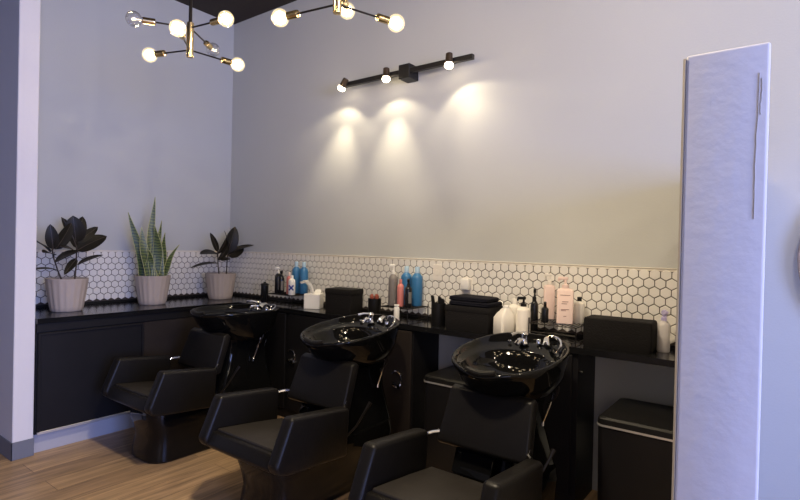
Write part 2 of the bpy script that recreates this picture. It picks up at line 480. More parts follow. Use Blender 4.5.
hamper('black lidded bin with silver rim, beside the white post', 3.80, 4.29, -0.52, -0.06, 0.605)

# ------------------------------------------------------------------ backwash units: chair + basin
def chair_parts(t):
    """origin on the floor at y = -1.2 of the room; local y = Y + 1.2, faces -y"""
    Y = 1.2
    # moulded glossy pedestal
    bm = bmesh.new()
    secs = [(0.0, -1.49, -0.50, 0.178, 0.12), (0.012, -1.50, -0.49, 0.188, 0.125), (0.07, -1.495, -0.50, 0.186, 0.12), (0.14, -1.475, -0.50, 0.180, 0.105),
            (0.21, -1.485, -0.51, 0.186, 0.10), (0.27, -1.50, -0.52, 0.192, 0.09), (0.328, -1.49, -0.54, 0.186, 0.08)]
    loft(bm, [rrect(0, (a + b) / 2 + Y, hw, (b - a) / 2, r, z) for z, a, b, hw, r in secs])
    link('pedestal', bm, m_gloss, t)
    # column rising under the basin
    bm = bmesh.new()
    secs = [(0.32, -1.02, -0.52, 0.165), (0.42, -0.98, -0.53, 0.140), (0.52, -0.93, -0.54, 0.115), (0.62, -0.90, -0.54, 0.105), (0.70, -0.90, -0.52, 0.115), (0.745, -0.92, -0.50, 0.130), (0.756, -0.86, -0.56, 0.07)]
    loft(bm, [rrect(0, (a + b) / 2 + Y, hw, (b - a) / 2, 0.06, z) for z, a, b, hw in secs])
    link('column', bm, m_gloss, t)
    # seat
    bm = bmesh.new()
    prism(bm, [(-1.575 + Y, 0.425), (-1.61 + Y, 0.36), (-1.585 + Y, 0.335), (-1.10 + Y, 0.30), (-1.06 + Y, 0.32), (-1.08 + Y, 0.365)], -0.255, 0.255, 0.014, 3)
    link('seat', bm, m_vinyl, t)
    bm = bmesh.new()
    prism(bm, [(-1.555 + Y, 0.424), (-1.55 + Y, 0.436), (-1.30 + Y, 0.408), (-1.11 + Y, 0.382), (-1.10 + Y, 0.36), (-1.55 + Y, 0.41)], -0.238, 0.238, 0.006, 2)
    link('cushion', bm, m_seatv, t)
    # arms
    for s in (-1, 1):
        bm = bmesh.new()
        xs = sorted((s * 0.248, s * 0.322))
        prism(bm, [(-1.525 + Y, 0.600), (-1.622 + Y, 0.385), (-1.60 + Y, 0.345), (-1.545 + Y, 0.328), (-1.13 + Y, 0.298), (-1.115 + Y, 0.552), (-1.145 + Y, 0.562)], xs[0], xs[1], 0.020, 4)
        link('armrest', bm, m_vinyl, t)
    # backrest
    bm = bmesh.new()
    prism(bm, [(-1.085 + Y, 0.505), (-0.99 + Y, 0.745), (-0.955 + Y, 0.760), (-0.925 + Y, 0.735), (-1.02 + Y, 0.495), (-1.06 + Y, 0.485)], -0.212, 0.212, 0.012, 3)
    for v in bm.verts:
        v.co.x *= 1.0 + 0.10 * (0.76 - v.co.z) / 0.26
    link('backrest', bm, m_vinyl, t)
    # chrome links between arms and backrest
    for s in (-1, 1):
        bm = bmesh.new()
        tube(bm, [(s * 0.262, -1.135 + Y, 0.535), (s * 0.25, -1.09 + Y, 0.538), (s * 0.225, -1.06 + Y, 0.54)], 0.0085)
        lathe(bm, [(0.014, 0), (0.016, 0.004), (0.016, 0.02), (0.012, 0.024)], 14, mtx=Matrix.Translation((s * 0.205, -1.045 + Y, 0.545)) @ Matrix.Rotation(s * PI / 2, 4, 'Y'))
        link('bracket', bm, m_chrome, t)
    # plate below the backrest with a foot plate edge
    bm = bmesh.new()
    prism(bm, [(-1.02 + Y, 0.50), (-1.0 + Y, 0.50), (-1.05 + Y, 0.37), (-1.075 + Y, 0.37)], -0.15, 0.05, 0.003, 1)
    link('back_plate', bm, m_gloss, t)
    # recline lever
    bm = bmesh.new()
    tube(bm, [(0.19, -1.0 + Y, 0.34), (0.235, -0.97 + Y, 0.40), (0.27, -0.93 + Y, 0.49), (0.28, -0.90 + Y, 0.53)], [0.006, 0.006, 0.007, 0.012])
    link('lever', bm, m_rod, t)

def basin_parts(t):
    """origin under basin centre (Y = -0.782)"""
    Y0 = 0.782
    def ring(k, cy, ax, by, z, slope, dip=0.0, n=48):
        out = []
        for i in range(n):
            a = 2 * PI * i / n
            sx, sy = math.cos(a), math.sin(a)
            # squarer towards the rear, rounder at the neck
            e = 0.80 if sy > 0 else 0.95
            X = ax * math.copysign(abs(sx) ** e, sx); Yy = by * math.copysign(abs(sy) ** e, sy)
            zz = z + slope * sy
            if sy < 0: zz -= dip * math.exp(-(X / 0.09) ** 2) * (-sy) ** 3
            out.append(Vector((X, cy + Yy, zz)))
        return out
    R = [
        ring(0, 0.06, 0.11, 0.12, 0.690, 0.0),
        ring(0, 0.055, 0.165, 0.18, 0.698, 0.004),
        ring(0, 0.045, 0.212, 0.235, 0.740, 0.012),
        ring(0, 0.025, 0.243, 0.283, 0.805, 0.026),
        ring(0, 0.01, 0.260, 0.310, 0.872, 0.040, 0.010),
        ring(0, 0.0, 0.268, 0.324, 0.904, 0.048, 0.014),
        ring(0, 0.0, 0.267, 0.323, 0.915, 0.048, 0.016),
        ring(0, 0.0, 0.261, 0.317, 0.920, 0.048, 0.018),
        ring(0, 0.0, 0.254, 0.309, 0.916, 0.048, 0.018),
        ring(0, -0.004, 0.247, 0.299, 0.896, 0.043, 0.008),
        ring(0, -0.012, 0.238, 0.278, 0.882, 0.034),
        ring(0, -0.040, 0.218, 0.232, 0.873, 0.024),
        ring(0, -0.048, 0.208, 0.214, 0.862, 0.020),
        ring(0, -0.045, 0.192, 0.196, 0.825, 0.010),
        ring(0, -0.02, 0.15, 0.155, 0.788, 0.0),
        ring(0, 0.0, 0.06, 0.06, 0.772, 0.0),
    ]
    bm = bmesh.new(); loft(bm, R)
    t = link('bowl', bm, m_gloss, t, angle=80); t.location = (0, 0.418, 0)
    bm = bmesh.new(); lathe(bm, [(0.028, 0.0), (0.028, 0.004), (0.018, 0.006)], 16, (0, 0.0, 0.772))
    link('drain', bm, m_chrome, t)
    # mixer tap with lever on the rear deck
    f = bmesh.new()
    lathe(f, [(0.026, 0), (0.028, 0.006), (0.022, 0.02), (0.021, 0.05), (0.024, 0.055), (0.018, 0.066), (0.006, 0.07)], 18, (-0.03, 0.235, 0.918))
    tube(f, [(-0.03, 0.235, 0.975), (-0.045, 0.18, 0.982), (-0.06, 0.14, 0.975)], [0.010, 0.008, 0.010])
    tube(f, [(-0.03, 0.235, 0.948), (-0.035, 0.185, 0.945), (-0.04, 0.165, 0.925)], [0.012, 0.011, 0.013])
    link('mixer_tap', f, m_chrome, t)
    # hand shower lying in its holder
    f = bmesh.new()
    lathe(f, [(0.017, 0), (0.018, 0.01), (0.014, 0.022)], 14, (0.10, 0.25, 0.918))
    link('shower_holder', f, m_chrome, t)
    f = bmesh.new()
    tube(f, [(0.10, 0.25, 0.935), (0.105, 0.225, 0.962), (0.12, 0.18, 0.975), (0.135, 0.135, 0.965), (0.140, 0.12, 0.945)], [0.008, 0.011, 0.012, 0.015, 0.020], 12)
    link('hand_shower', f, m_chrome, t)
    f = bmesh.new()
    tube(f, bez((0.10, 0.25, 0.936), (0.02, 0.31, 0.99), (0.24, 0.27, 0.99), (0.175, 0.15, 0.905), 14), 0.0055)
    link('shower_hose', f, m_chrome, t)
    # small fittings: vacuum breaker caps and knob
    f = bmesh.new(); lathe(f, [(0.014, 0), (0.014, 0.018), (0.009, 0.026)], 12, (0.045, 0.262, 0.925)); link('cap', f, m_chrome, t)
    f = bmesh.new(); lathe(f, [(0.010, 0), (0.011, 0.014), (0.006, 0.018)], 12, (-0.105, 0.225, 0.915)); link('knob', f, m_chrome, t)
    # neck rest pad at the front
    f = bmesh.new()
    pts = [(0.075 * k / 4, -0.312 + 0.006 * abs(k) / 4, 0.862 + 0.014 * (abs(k) / 4) ** 2) for k in range(-4, 5)]
    tube(f, pts, [0.010, 0.014, 0.015, 0.015, 0.015, 0.015, 0.015, 0.014, 0.010], 10)
    link('neck_rest', f, m_plas, t)
    # chrome supply hoses under the bowl
    for k, (ox, ll) in enumerate(((0.16, 0.56), (0.185, 0.66))):
        f = bmesh.new()
        tube(f, bez((ox, 0.12, 0.80), (ox + 0.03, 0.14, 0.76), (ox + 0.03, 0.12, 0.70), (ox - 0.03, 0.13, ll), 10), 0.005)
        lathe(f, [(0.009, 0), (0.009, 0.02)], 10, (ox - 0.03, 0.13, ll - 0.02))
        link('supply_hose', f, m_chrome if k == 0 else m_rod, t)

    return t
CX = (1.20, 2.372, 3.451)
CL = ('farthest black shampoo chair with glossy basin, in the corner below the plants',
      'middle black shampoo chair with glossy basin, both armrests fully in view',
      'nearest black shampoo chair with glossy basin, cut off by the photo bottom edge')
ch0 = thing('shampoo_chair', CL[0], 'shampoo chair', (CX[0], -1.2, 0), 0, 'shampoo chairs with basins in a row')
chair_parts(ch0)
bowl0 = basin_parts(ch0)
for i in (1, 2):
    dup(ch0, (CX[i], -1.2, 0), 0, CL[i])
# the corner seat is pumped up slightly and set a little shorter
for c in ch0.children:
    if c.name.split('.')[0] in ('seat', 'cushion', 'armrest', 'backrest', 'bracket', 'lever', 'back_plate'):
        c.scale.y = 0.93
        c.location = (-0.008, -0.012, 0.028)
# the corner basin is tipped level, neck end up
bowl0.rotation_euler.x = -math.radians(8.0)
bowl0.location.z = 0.020
bowl0.location.y = 0.418 - 0.915 * math.sin(math.radians(8.0))

# coiled hose fittings on the cabinet fronts
def valve(label, x, z):
    bm = bmesh.new()
    pts = [(x + 0.045 * math.cos(a), -0.352, z + 0.055 * math.sin(a)) for a in [PI * 0.8 - k * PI * 1.5 / 14 for k in range(15)]]
    tube(bm, pts, 0.0045)
    lathe(bm, [(0.012, 0), (0.012, 0.03)], 12, mtx=Matrix.Translation((x - 0.01, -0.342, z - 0.03)) @ Matrix.Rotation(PI / 2, 4, 'X'))
    lathe(bm, [(0.012, 0), (0.012, 0.03)], 12, mtx=Matrix.Translation((x + 0.03, -0.342, z - 0.045)) @ Matrix.Rotation(PI / 2, 4, 'X'))
    tag(link('water_valve', bm, m_chrome), label, 'valve', 'water valves on the cabinet fronts')
valve('small chrome looped valve on cabinet front beside the middle basin', 2.42, 0.52)
valve('small chrome looped valve on cabinet front beside the corner basin', 1.35, 0.52)

# ------------------------------------------------------------------ potted plants
def pot(t, h=0.240, rt=0.138, rb=0.102):
    bm = bmesh.new(); n = 72
    def ring(r, z, fl=0.0):
        return [Vector(((r + fl * (0.5 + 0.5 * math.cos(2 * PI * i / n * 18)) - fl * 0.5) * math.cos(2 * PI * i / n),
                        (r + fl * (0.5 + 0.5 * math.cos(2 * PI * i / n * 18)) - fl * 0.5) * math.sin(2 * PI * i / n), z)) for i in range(n)]
    rings = [ring(rb - 0.006, 0), ring(rb, 0.006, 0.003)]
    for k in range(1, 6):
        f = k / 6; rings.append(ring(rb + (rt - rb) * f, h * f, 0.007))
    rings += [ring(rt - 0.002, h - 0.012, 0.005), ring(rt, h - 0.006, 0.001), ring(rt, h), ring(rt - 0.010, h), ring(rt - 0.012, h - 0.035)]
    loft(bm, rings)
    return link('pot', bm, m_pot, t, angle=60)
def soil(t, r=0.127, z=0.218):
    bm = bmesh.new(); lathe(bm, [(r, z - 0.004), (r, z), (r * 0.6, z + 0.010), (0.01, z + 0.014)], 24)
    return link('soil', bm, m_soil, t)
def leaf_mesh(base, tip, width, normal, curl=0.12, n=10, taper=0.62):
    """obovate leaf with thickness; returns bmesh and rib bmesh"""
    b, tp = Vector(base), Vector(tip)
    d = tp - b; L_ = d.length; d.normalize()
    nr = Vector(normal); nr = (nr - d * nr.dot(d)).normalized(); s = d.cross(nr).normalized()
    bm = bmesh.new(); rib = bmesh.new()
    top, bot = [], []
    ribp = []
    for i in range(n + 1):
        f = i / n
        wd = width / 2 * (math.sin(PI * f ** (0.82 if taper > 0.6 else 0.72)) ** 0.62 if 0 < f < 1 else 0.0)
        wd = max(wd, 0.0012)
        arch = curl * L_ * (4 * f * (1 - f)) * 0.5
        c = b + d * (L_ * f) + nr * arch
        row = []
        for k in (-1, -0.5, 0, 0.5, 1):
            row.append(c + s * wd * k + nr * (0.18 * wd * abs(k)))
        top.append([bm.verts.new(p + nr * 0.0012) for p in row]); bot.append([bm.verts.new(p - nr * 0.0012) for p in row])
        ribp.append(c + nr * 0.002)
    for i in range(n):
        for k in range(4):
            bm.faces.new((top[i][k], top[i][k + 1], top[i + 1][k + 1], top[i + 1][k]))
            bm.faces.new((bot[i][k + 1], bot[i][k], bot[i + 1][k], bot[i + 1][k + 1]))
        bm.faces.new((top[i][0], top[i + 1][0], bot[i + 1][0], bot[i][0])); bm.faces.new((top[i + 1][4], top[i][4], bot[i][4], bot[i + 1][4]))
    bm.faces.new((top[0][0], bot[0][0], bot[0][1], top[0][1])); 
    tube(rib, ribp, [0.003] * (n // 2) + [0.0018] * (n + 1 - n // 2), 5)
    return bm, rib
def rubber_plant(label, loc, stems, leaves, s=1.0):
    t = thing('rubber_plant', label, 'plant', loc, 0, 'dark rubber plants in ribbed pots')
    pot(t); soil(t)
    for st in stems:
        bm = bmesh.new(); tube(bm, st, [0.007] + [0.005] * (len(st) - 1)); link('stem', bm, m_stem, t)
    for b, tp, wd, nr in leaves:
        bm, rib = leaf_mesh(b, tp, wd, nr)
        lf = link('leaf', bm, m_rub, t, angle=70); link('midrib', rib, m_rib, lf)
    return t
# local frame: y along the wall (right in view), z up, x towards the camera
V = (1, -0.35, 0.15)
S1 = [[(0.02, -0.04, 0.22), (0.02, -0.07, 0.30), (0.02, -0.10, 0.40), (0.02, -0.11, 0.47)],
      [(0.0, 0.05, 0.22), (0.0, 0.06, 0.33), (0.0, 0.06, 0.45), (0.0, 0.055, 0.54)]]
L1 = [((0.02, -0.10, 0.45), (0.04, -0.13, 0.63), 0.085, V), ((0.02, -0.09, 0.45), (0.03, 0.01, 0.645), 0.095, (1, 0.2, 0)),
      ((0.02, -0.12, 0.43), (0.10, -0.27, 0.52), 0.085, (0.4, 0, 1)), ((0.02, -0.10, 0.41), (0.12, -0.20, 0.43), 0.08, (0.5, 0, 1)),
      ((0.02, -0.09, 0.36), (0.12, 0.03, 0.44), 0.10, (0.6, 0, 1)), ((0.02, -0.07, 0.30), (0.10, -0.26, 0.31), 0.04, (0.3, 0, 1)),
      ((0.0, 0.055, 0.50), (0.03, 0.02, 0.70), 0.14, V), ((0.0, 0.06, 0.46), (0.0, -0.045, 0.685), 0.08, (1, 0.4, 0)),
      ((0.0, 0.06, 0.44), (0.03, 0.26, 0.555), 0.115, (1, -0.3, 0.7)), ((0.0, 0.06, 0.50), (-0.02, 0.215, 0.625), 0.07, (1, 0, 0.4)),
      ((0.0, 0.06, 0.38), (0.08, -0.05, 0.27), 0.055, (0.8, 0, 0.8)), ((0.0, 0.07, 0.34), (0.04, 0.23, 0.41), 0.055, (0.4, 0, 1)),
      ((0.0, 0.06, 0.43), (0.08, -0.08, 0.47), 0.08, (0.5, 0, 1)), ((0.0, 0.055, 0.52), (-0.03, 0.11, 0.70), 0.09, (1, 0.1, 0.1))]
rubber_plant('dark-leaved rubber plant in ribbed taupe pot, leftmost plant beside white pier', (0.31, -1.60, 0.90), S1, L1)
S3 = [[(0.02, -0.03, 0.22), (0.02, -0.045, 0.32), (0.02, -0.05, 0.42), (0.02, -0.05, 0.48)],
      [(0.0, 0.06, 0.22), (0.0, 0.065, 0.34), (0.0, 0.07, 0.44)]]
L3 = [((0.02, -0.05, 0.44), (0.04, -0.12, 0.60), 0.05, V), ((0.02, -0.05, 0.42), (0.02, 0.03, 0.60), 0.065, (1, 0.6, 0)),
      ((0.02, -0.05, 0.42), (0.10, -0.22, 0.42), 0.085, (0.5, 0, 1)), ((0.02, -0.04, 0.33), (0.08, -0.27, 0.30), 0.045, (0.3, 0, 1)),
      ((0.02, -0.045, 0.36), (0.02, 0.04, 0.52), 0.075, (1, 0.5, 0)), ((0.0, 0.07, 0.42), (0.03, 0.11, 0.66), 0.115, V),
      ((0.0, 0.07, 0.42), (0.02, 0.03, 0.62), 0.05, (0.5, 0.9, 0)), ((0.0, 0.07, 0.42), (0.10, 0.23, 0.50), 0.075, (0.4, 0, 1)),
      ((0.0, 0.07, 0.38), (0.09, -0.02, 0.36), 0.08, (0.5, 0, 1)), ((0.0, 0.07, 0.40), (0.06, 0.17, 0.47), 0.11, (0.8, 0, 0.6))]
L3 = [(b_, (t_[0], b_[1] + (t_[1] - b_[1]) * 1.38, b_[2] + (t_[2] - b_[2]) * 1.08), w_ * 1.1, n_) for b_, t_, w_, n_ in L3]
rubber_plant('dark-leaved rubber plant in ribbed taupe pot, in the wall corner', (0.30, -0.30, 0.90), S3, L3)
# snake plant
t = thing('snake_plant', 'tall upright green snake plant in ribbed taupe pot, middle plant', 'plant', (0.30, -0.95, 0.90))
pot(t); soil(t)
SN = [(-0.07, -0.185, 0.755, 0.045, -0.06), (-0.055, -0.10, 0.64, 0.05, 0.0), (-0.03, 0.0, 0.895, 0.042, 0.02), (-0.005, -0.035, 0.50, 0.045, 0.03),
      (0.01, 0.065, 0.70, 0.05, 0.0), (0.03, 0.05, 0.62, 0.055, -0.01), (0.06, 0.10, 0.60, 0.045, 0.0), (0.075, 0.225, 0.50, 0.035, 0.02),
      (0.0, 0.0, 0.72, 0.045, -0.04), (0.05, 0.035, 0.55, 0.05, 0.04), (-0.04, -0.06, 0.45, 0.045, 0.05), (0.02, -0.02, 0.66, 0.05, 0.05)]
for k, (by, ty, h, wd, ox) in enumerate(SN):
    n = 12; bm = bmesh.new(); ed = bmesh.new()
    tw0, tw1 = random.uniform(-0.5, 0.5), random.uniform(-0.9, 0.9)
    A, B, EL, ER = [], [], [], []
    for i in range(n + 1):
        f = i / n
        c = Vector((ox * 0.9 + 0.02 * math.sin(f * 3 + k), by + (ty - by) * f ** 1.6 + 0.008 * math.sin(f * 6 + k), 0.215 + (h - 0.215) * f))
        wv = wd * 0.62 * (0.55 + 0.6 * math.sin(PI * min(1, f * 1.05) ** 0.8)) * (1 - f ** 5) + 0.0008
        an = tw0 + (tw1 - tw0) * f
        s = Vector((math.sin(an) * 0.8, math.cos(an), 0)).normalized(); nr = Vector((s.y, -s.x, 0))
        row = [c + s * wv * q - nr * 0.006 * (1 - q * q) * (1 - f) for q in (-1, -0.5, 0, 0.5, 1)]
        A.append([bm.verts.new(p + nr * 0.0016) for p in row]); B.append([bm.verts.new(p - nr * 0.0016) for p in row])
        EL.append(row[0]); ER.append(row[4])
    for i in range(n):
        for q in range(4):
            bm.faces.new((A[i][q], A[i][q + 1], A[i + 1][q + 1], A[i + 1][q])); bm.faces.new((B[i][q + 1], B[i][q], B[i + 1][q], B[i + 1][q + 1]))
        bm.faces.new((A[i][0], A[i + 1][0], B[i + 1][0], B[i][0])); bm.faces.new((A[i + 1][4], A[i][4], B[i][4], B[i + 1][4]))
    lf = link('leaf', bm, m_snake, t, angle=80)
    tube(ed, EL, 0.0022, 5); tube(ed, ER, 0.0022, 5)
    link('leaf_margin', ed, m_snedge, lf)['label'] = 'yellow leaf margin'

# ------------------------------------------------------------------ bottles and counter items
CZ = 0.900
def bottle(name, label, cat, x, y, z, r, h, body, cap, kind='pump', rz=0.0, square=False, group=None, band=None, capm=None):
    t = thing(name, label, cat, (x, y, z), rz, group)
    capm = capm or cap
    hb = h * {'pump': 0.76, 'spray': 0.74, 'cap': 0.84, 'tube': 0.93}[kind]
    bm = bmesh.new()
    if square:
        hy = r * 0.62
        loft(bm, [rrect(0, 0, r - 0.004, hy - 0.004, 0.008, 0), rrect(0, 0, r, hy, 0.010, 0.005), rrect(0, 0, r, hy, 0.010, hb * 0.93), rrect(0, 0, r * 0.85, hy * 0.85, 0.012, hb * 0.975), rrect(0, 0, r * 0.35, r * 0.35, 0.012, hb)])
    else:
        lathe(bm, [(r * 0.9, 0), (r, 0.006), (r, hb * 0.82), (r * 0.93, hb * 0.9), (r * 0.6, hb * 0.97), (r * 0.38, hb)], 24)
    link('body', bm, body, t)
    bm = bmesh.new()
    if kind == 'pump':
        lathe(bm, [(r * 0.42, hb), (r * 0.42, hb + h * 0.07), (r * 0.16, hb + h * 0.085), (r * 0.16, h - 0.016)], 14)
        link('collar', bm, cap, t)
        bm = bmesh.new()
        box(bm, -r * 0.9, r * 0.3, -0.008, 0.008, h - 0.018, h, bev=0.004)
        box(bm, -r * 0.95, -r * 0.72, -0.004, 0.004, h - 0.026, h - 0.010, bev=0.002)
        link('pump_head', bm, capm, t)
    elif kind == 'spray':
        lathe(bm, [(r * 0.45, hb), (r * 0.45, hb + h * 0.06), (r * 0.25, hb + h * 0.09), (r * 0.22, h - 0.03)], 14)
        link('collar', bm, cap, t)
        bm = bmesh.new()
        prism(bm, [(-r * 1.1, h - 0.022), (-r * 1.1, h - 0.006), (0, h), (r * 0.55, h - 0.01), (r * 0.5, h - 0.03), (-r * 0.3, h - 0.032)], -0.008, 0.008, 0.003, 1)
        tube(bm, [(0, -r * 0.5, h - 0.025), (0, -r * 0.75, h - 0.045), (0, -r * 0.7, h - 0.06)], 0.004)
        link('trigger', bm, capm, t)
    elif kind == 'cap':
        lathe(bm, [(r * 0.42, hb), (r * 0.42, h - 0.003), (r * 0.38, h)], 16); link('cap', bm, cap, t)
    else:
        lathe(bm, [(r * 0.96, hb), (r * 0.96, h - 0.004), (r * 0.9, h)], 18); link('cap', bm, cap, t)
    return t
def front_label(t, r, z0, z1, m, lines=None, half=0.5):
    """a printed patch curved around the camera side of a round bottle"""
    bm = bmesh.new(); n = 8
    A = [[Vector(((r + o) * math.cos(a), (r + o) * math.sin(a), z)) for a in [(-0.9 - half) + 2 * half * i / n for i in range(n + 1)]] for z, o in ((z0, 0.0006), (z1, 0.0006))]
    va = [bm.verts.new(p) for p in A[0]]; vb = [bm.verts.new(p) for p in A[1]]
    for i in range(n): bm.faces.new((va[i], va[i + 1], vb[i + 1], vb[i]))
    return link('label', bm, m, t)

def rack(label, x, y, wx, wy, h, h2):
    t = thing('bottle_rack', label, 'rack', (x, y, CZ), 0, 'wire racks on the worktop')
    bm = bmesh.new()
    for z, s in ((0.012, 1), (h, 1)):
        tube(bm, [(-wx, -wy, z), (wx, -wy, z), (wx, wy, z), (-wx, wy, z), (-wx, -wy, z)], 0.003, 6)
    for sx in (-1, 1):
        for sy in (-1, 1):
            tube(bm, [(sx * wx, sy * wy, 0.0), (sx * wx, sy * wy, h + (0.02 if sy > 0 else 0))], 0.0032, 6)
    link('frame', bm, m_rod, t)
    bm = bmesh.new()
    k = int(wx * 2 / 0.022)
    for i in range(1, k):
        xx = -wx + 2 * wx * i / k
        tube(bm, [(xx, -wy, h), (xx, wy, h)], 0.0022, 5)
    tube(bm, [(-wx, -wy, h * 0.5), (wx, -wy, h * 0.5)], 0.0022, 5)
    link('shelf_wires', bm, m_rod, t)
    return t
RH = 0.095
ZR = CZ + RH + 0.0032
rack('black wire rack holding bottles near the corner basin', 1.10, -0.15, 0.16, 0.125, RH, 0)
rack('black wire rack under blue and rose bottles, middle of the worktop', 2.33, -0.16, 0.125, 0.125, RH, 0)
rack('black wire rack under pale pink bottles, near the white jug', 3.474, -0.155, 0.139, 0.125, RH, 0)

# station 1
t = thing('dark_canister', 'squat black canister at far left of the corner bottles', 'canister', (0.815, -0.20, CZ))
bm = bmesh.new(); lathe(bm, [(0.030, 0), (0.033, 0.005), (0.033, 0.15)], 20); link('body', bm, m_bbot, t)
bm = bmesh.new(); lathe(bm, [(0.034, 0.15), (0.034, 0.168), (0.012, 0.176), (0.010, 0.185)], 20); link('lid', bm, m_plas, t)
t = bottle('pump_bottle', 'black pump bottle with bright white pump, among corner bottles', 'bottle', 0.985, -0.19, ZR, 0.031, 0.225, m_bbot, m_wh, rz=0.6); front_label(t, 0.031, 0.03, 0.13, m_lab)
t = bottle('spray_bottle', 'slim all-black spray bottle right of the white-topped pump bottle', 'bottle', 1.045, -0.205, ZR, 0.024, 0.20, m_bbot, m_plas, 'spray', rz=0.5); front_label(t, 0.024, 0.03, 0.11, m_lab)
bottle('lotion_bottle', 'small rose pink bottle behind the white bottle with blue cross', 'bottle', 1.115, -0.18, ZR, 0.024, 0.185, m_pink, m_palepink, 'cap')
t = bottle('lotion_bottle', 'small white bottle marked with a dark blue cross', 'bottle', 1.20, -0.225, ZR, 0.029, 0.165, m_wh, m_wh, 'cap')
bm = bmesh.new()
for s in (-1, 1):
    m4 = Matrix.Rotation(-0.9 + PI / 2, 4, 'Z') @ Matrix.Translation((0, -0.0285, 0.062)) @ Matrix.Rotation(s * 0.75, 4, 'Y')
    box(bm, -0.006, 0.006, -0.0015, 0.0008, -0.028, 0.028, mtx=m4)
link('cross_mark', bm, m_blueink, t, smooth=False)
for x, lb in ((1.085, 'left'), (1.182, 'right')):
    bottle('shampoo_bottle', f'bright blue shampoo bottle, {lb} one of the corner pair', 'bottle', x, -0.075, ZR, 0.037, 0.275, m_blue, m_bluecap, 'cap', capm=m_bluecap, group='tall bright blue shampoo bottles')
# tissue box
t = thing('tissue_box', 'white cube tissue box with tissue pulled out, left of black basket', 'tissue box', (1.405, -0.165, CZ), 0.55)
link('box', bx(-0.066, 0.066, -0.066, 0.066, 0, 0.122, bev=0.003, seg=1), m_wh, t)
bm = bmesh.new()
n, mm = 8, 7
G = []
for i in range(n + 1):
    f = i / n
    row = []
    for k in range(mm + 1):
        q = k / mm - 0.5
        row.append(bm.verts.new((-0.010 - 0.085 * f ** 1.4 + 0.014 * math.sin(q * 9 + f * 3), q * (0.045 + 0.065 * f) , 0.118 + 0.105 * math.sin(f * 2.0) + 0.014 * math.cos(q * 10) * f)))
    G.append(row)
for i in range(n):
    for k in range(mm): bm.faces.new((G[i][k], G[i][k + 1], G[i + 1][k + 1], G[i + 1][k]))
r_ = bmesh.ops.solidify(bm, geom=bm.faces[:], thickness=0.0015)
link('tissue', bm, m_tissue, t)
bm = bmesh.new(); prism(bm, [(0.0, 0.122), (0.03, 0.122), (0.055, 0.150), (0.050, 0.152)], 0.0, 0.05, 0.0)
link('box_flap', bm, m_wh, t, smooth=False)

def soft_box(name, label, cat, x, y, hx_, hy, h, rz, m, group, handle=True):
    t = thing(name, label, cat, (x, y, CZ), rz, group)
    bm = bmesh.new()
    rings = []
    for f, s in ((0, 0.985), (0.03, 1.0), (0.5, 1.012), (0.9, 1.0), (0.97, 0.99)):
        rings.append(rrect(0, 0, hx_ * s, hy * s, 0.014, h * f))
    rings.append(rrect(0, 0, hx_ - 0.008, hy - 0.008, 0.01, h)); 
    loft(bm, rings)
    link('body', bm, m, t)
    if handle:
        bm = bmesh.new()
        loft(bm, [rrect(0, 0, hx_ + 0.003, hy + 0.003, 0.014, h * 0.78), rrect(0, 0, hx_ + 0.004, hy + 0.004, 0.014, h * 0.80), rrect(0, 0, hx_ + 0.004, hy + 0.004, 0.014, h * 0.97), rrect(0, 0, hx_ + 0.001, hy + 0.001, 0.014, h + 0.002), rrect(0, 0, hx_ - 0.02, hy - 0.02, 0.014, h - 0.002)])
        link('rim', bm, m, t)
    return t
soft_box('fabric_basket', 'black fabric basket right of the white tissue box', 'basket', 1.755, -0.175, 0.125, 0.085, 0.185, 0.12, m_fabric, 'black baskets on the worktop')
# cup 1 with clips
def cup(label, x, y, r, h, m):
    t = thing('tool_cup', label, 'cup', (x, y, CZ), 0, 'black cups of salon tools')
    bm = bmesh.new(); lathe(bm, [(r * 0.92, 0), (r * 0.95, 0.004), (r, h), (r - 0.004, h), (r * 0.9 - 0.002, 0.008)], 24)
    link('body', bm, m, t, angle=50); return t
cup('black cup of russet hair clips right of the fabric basket', 2.075, -0.185, 0.050, 0.135, m_plas)
for k, (ox, oy, tilt, lab) in enumerate(((-0.008, -0.012, -0.12, 'left-leaning russet hair clip sticking out of black cup'), (0.010, 0.0, 0.12, 'right-leaning russet hair clip sticking out of black cup'), (0.0, 0.018, 0.05, 'upright russet hair clip at back of black cup'))):
    bm = bmesh.new()
    m4 = Matrix.Translation((2.075 + ox * 0.7, -0.185 + oy * 0.7, CZ + 0.02)) @ Matrix.Rotation(tilt, 4, 'Y')
    box(bm, -0.009, 0.009, -0.003, 0.003, 0.0, 0.105, bev=0.002, seg=1, mtx=m4)
    lathe(bm, [(0.006, 0.10), (0.014, 0.115), (0.016, 0.13), (0.008, 0.148)], 12, mtx=m4)
    tag(link('hair_clip', bm, m_red), lab, 'hair clip', 'hair clips in the black cup')
# station 2
t = bottle('pump_bottle', 'grey pump bottle with white pump beside the middle blue bottles', 'bottle', 2.25, -0.19, ZR, 0.034, 0.30, m_grey, m_wh, rz=0.6)
front_label(t, 0.034, 0.04, 0.17, m_lab)
for x, lb in ((2.285, 'left'), (2.382, 'right')):
    t = bottle('shampoo_bottle', f'bright blue shampoo bottle, {lb} one of the middle pair', 'bottle', x, -0.075, ZR, 0.041, 0.285, m_blue, m_bluecap, 'cap', group='tall bright blue shampoo bottles')
bottle('lotion_bottle', 'rose pink bottle in front of the middle blue bottles', 'bottle', 2.322, -0.195, ZR, 0.025, 0.195, m_pink, m_pink, 'cap')
t = bottle('spray_bottle', 'dark spray bottle in front of the middle blue bottles', 'bottle', 2.40, -0.205, ZR, 0.025, 0.205, m_bbot, m_plas, 'spray', rz=0.5); front_label(t, 0.025, 0.03, 0.11, m_lab)
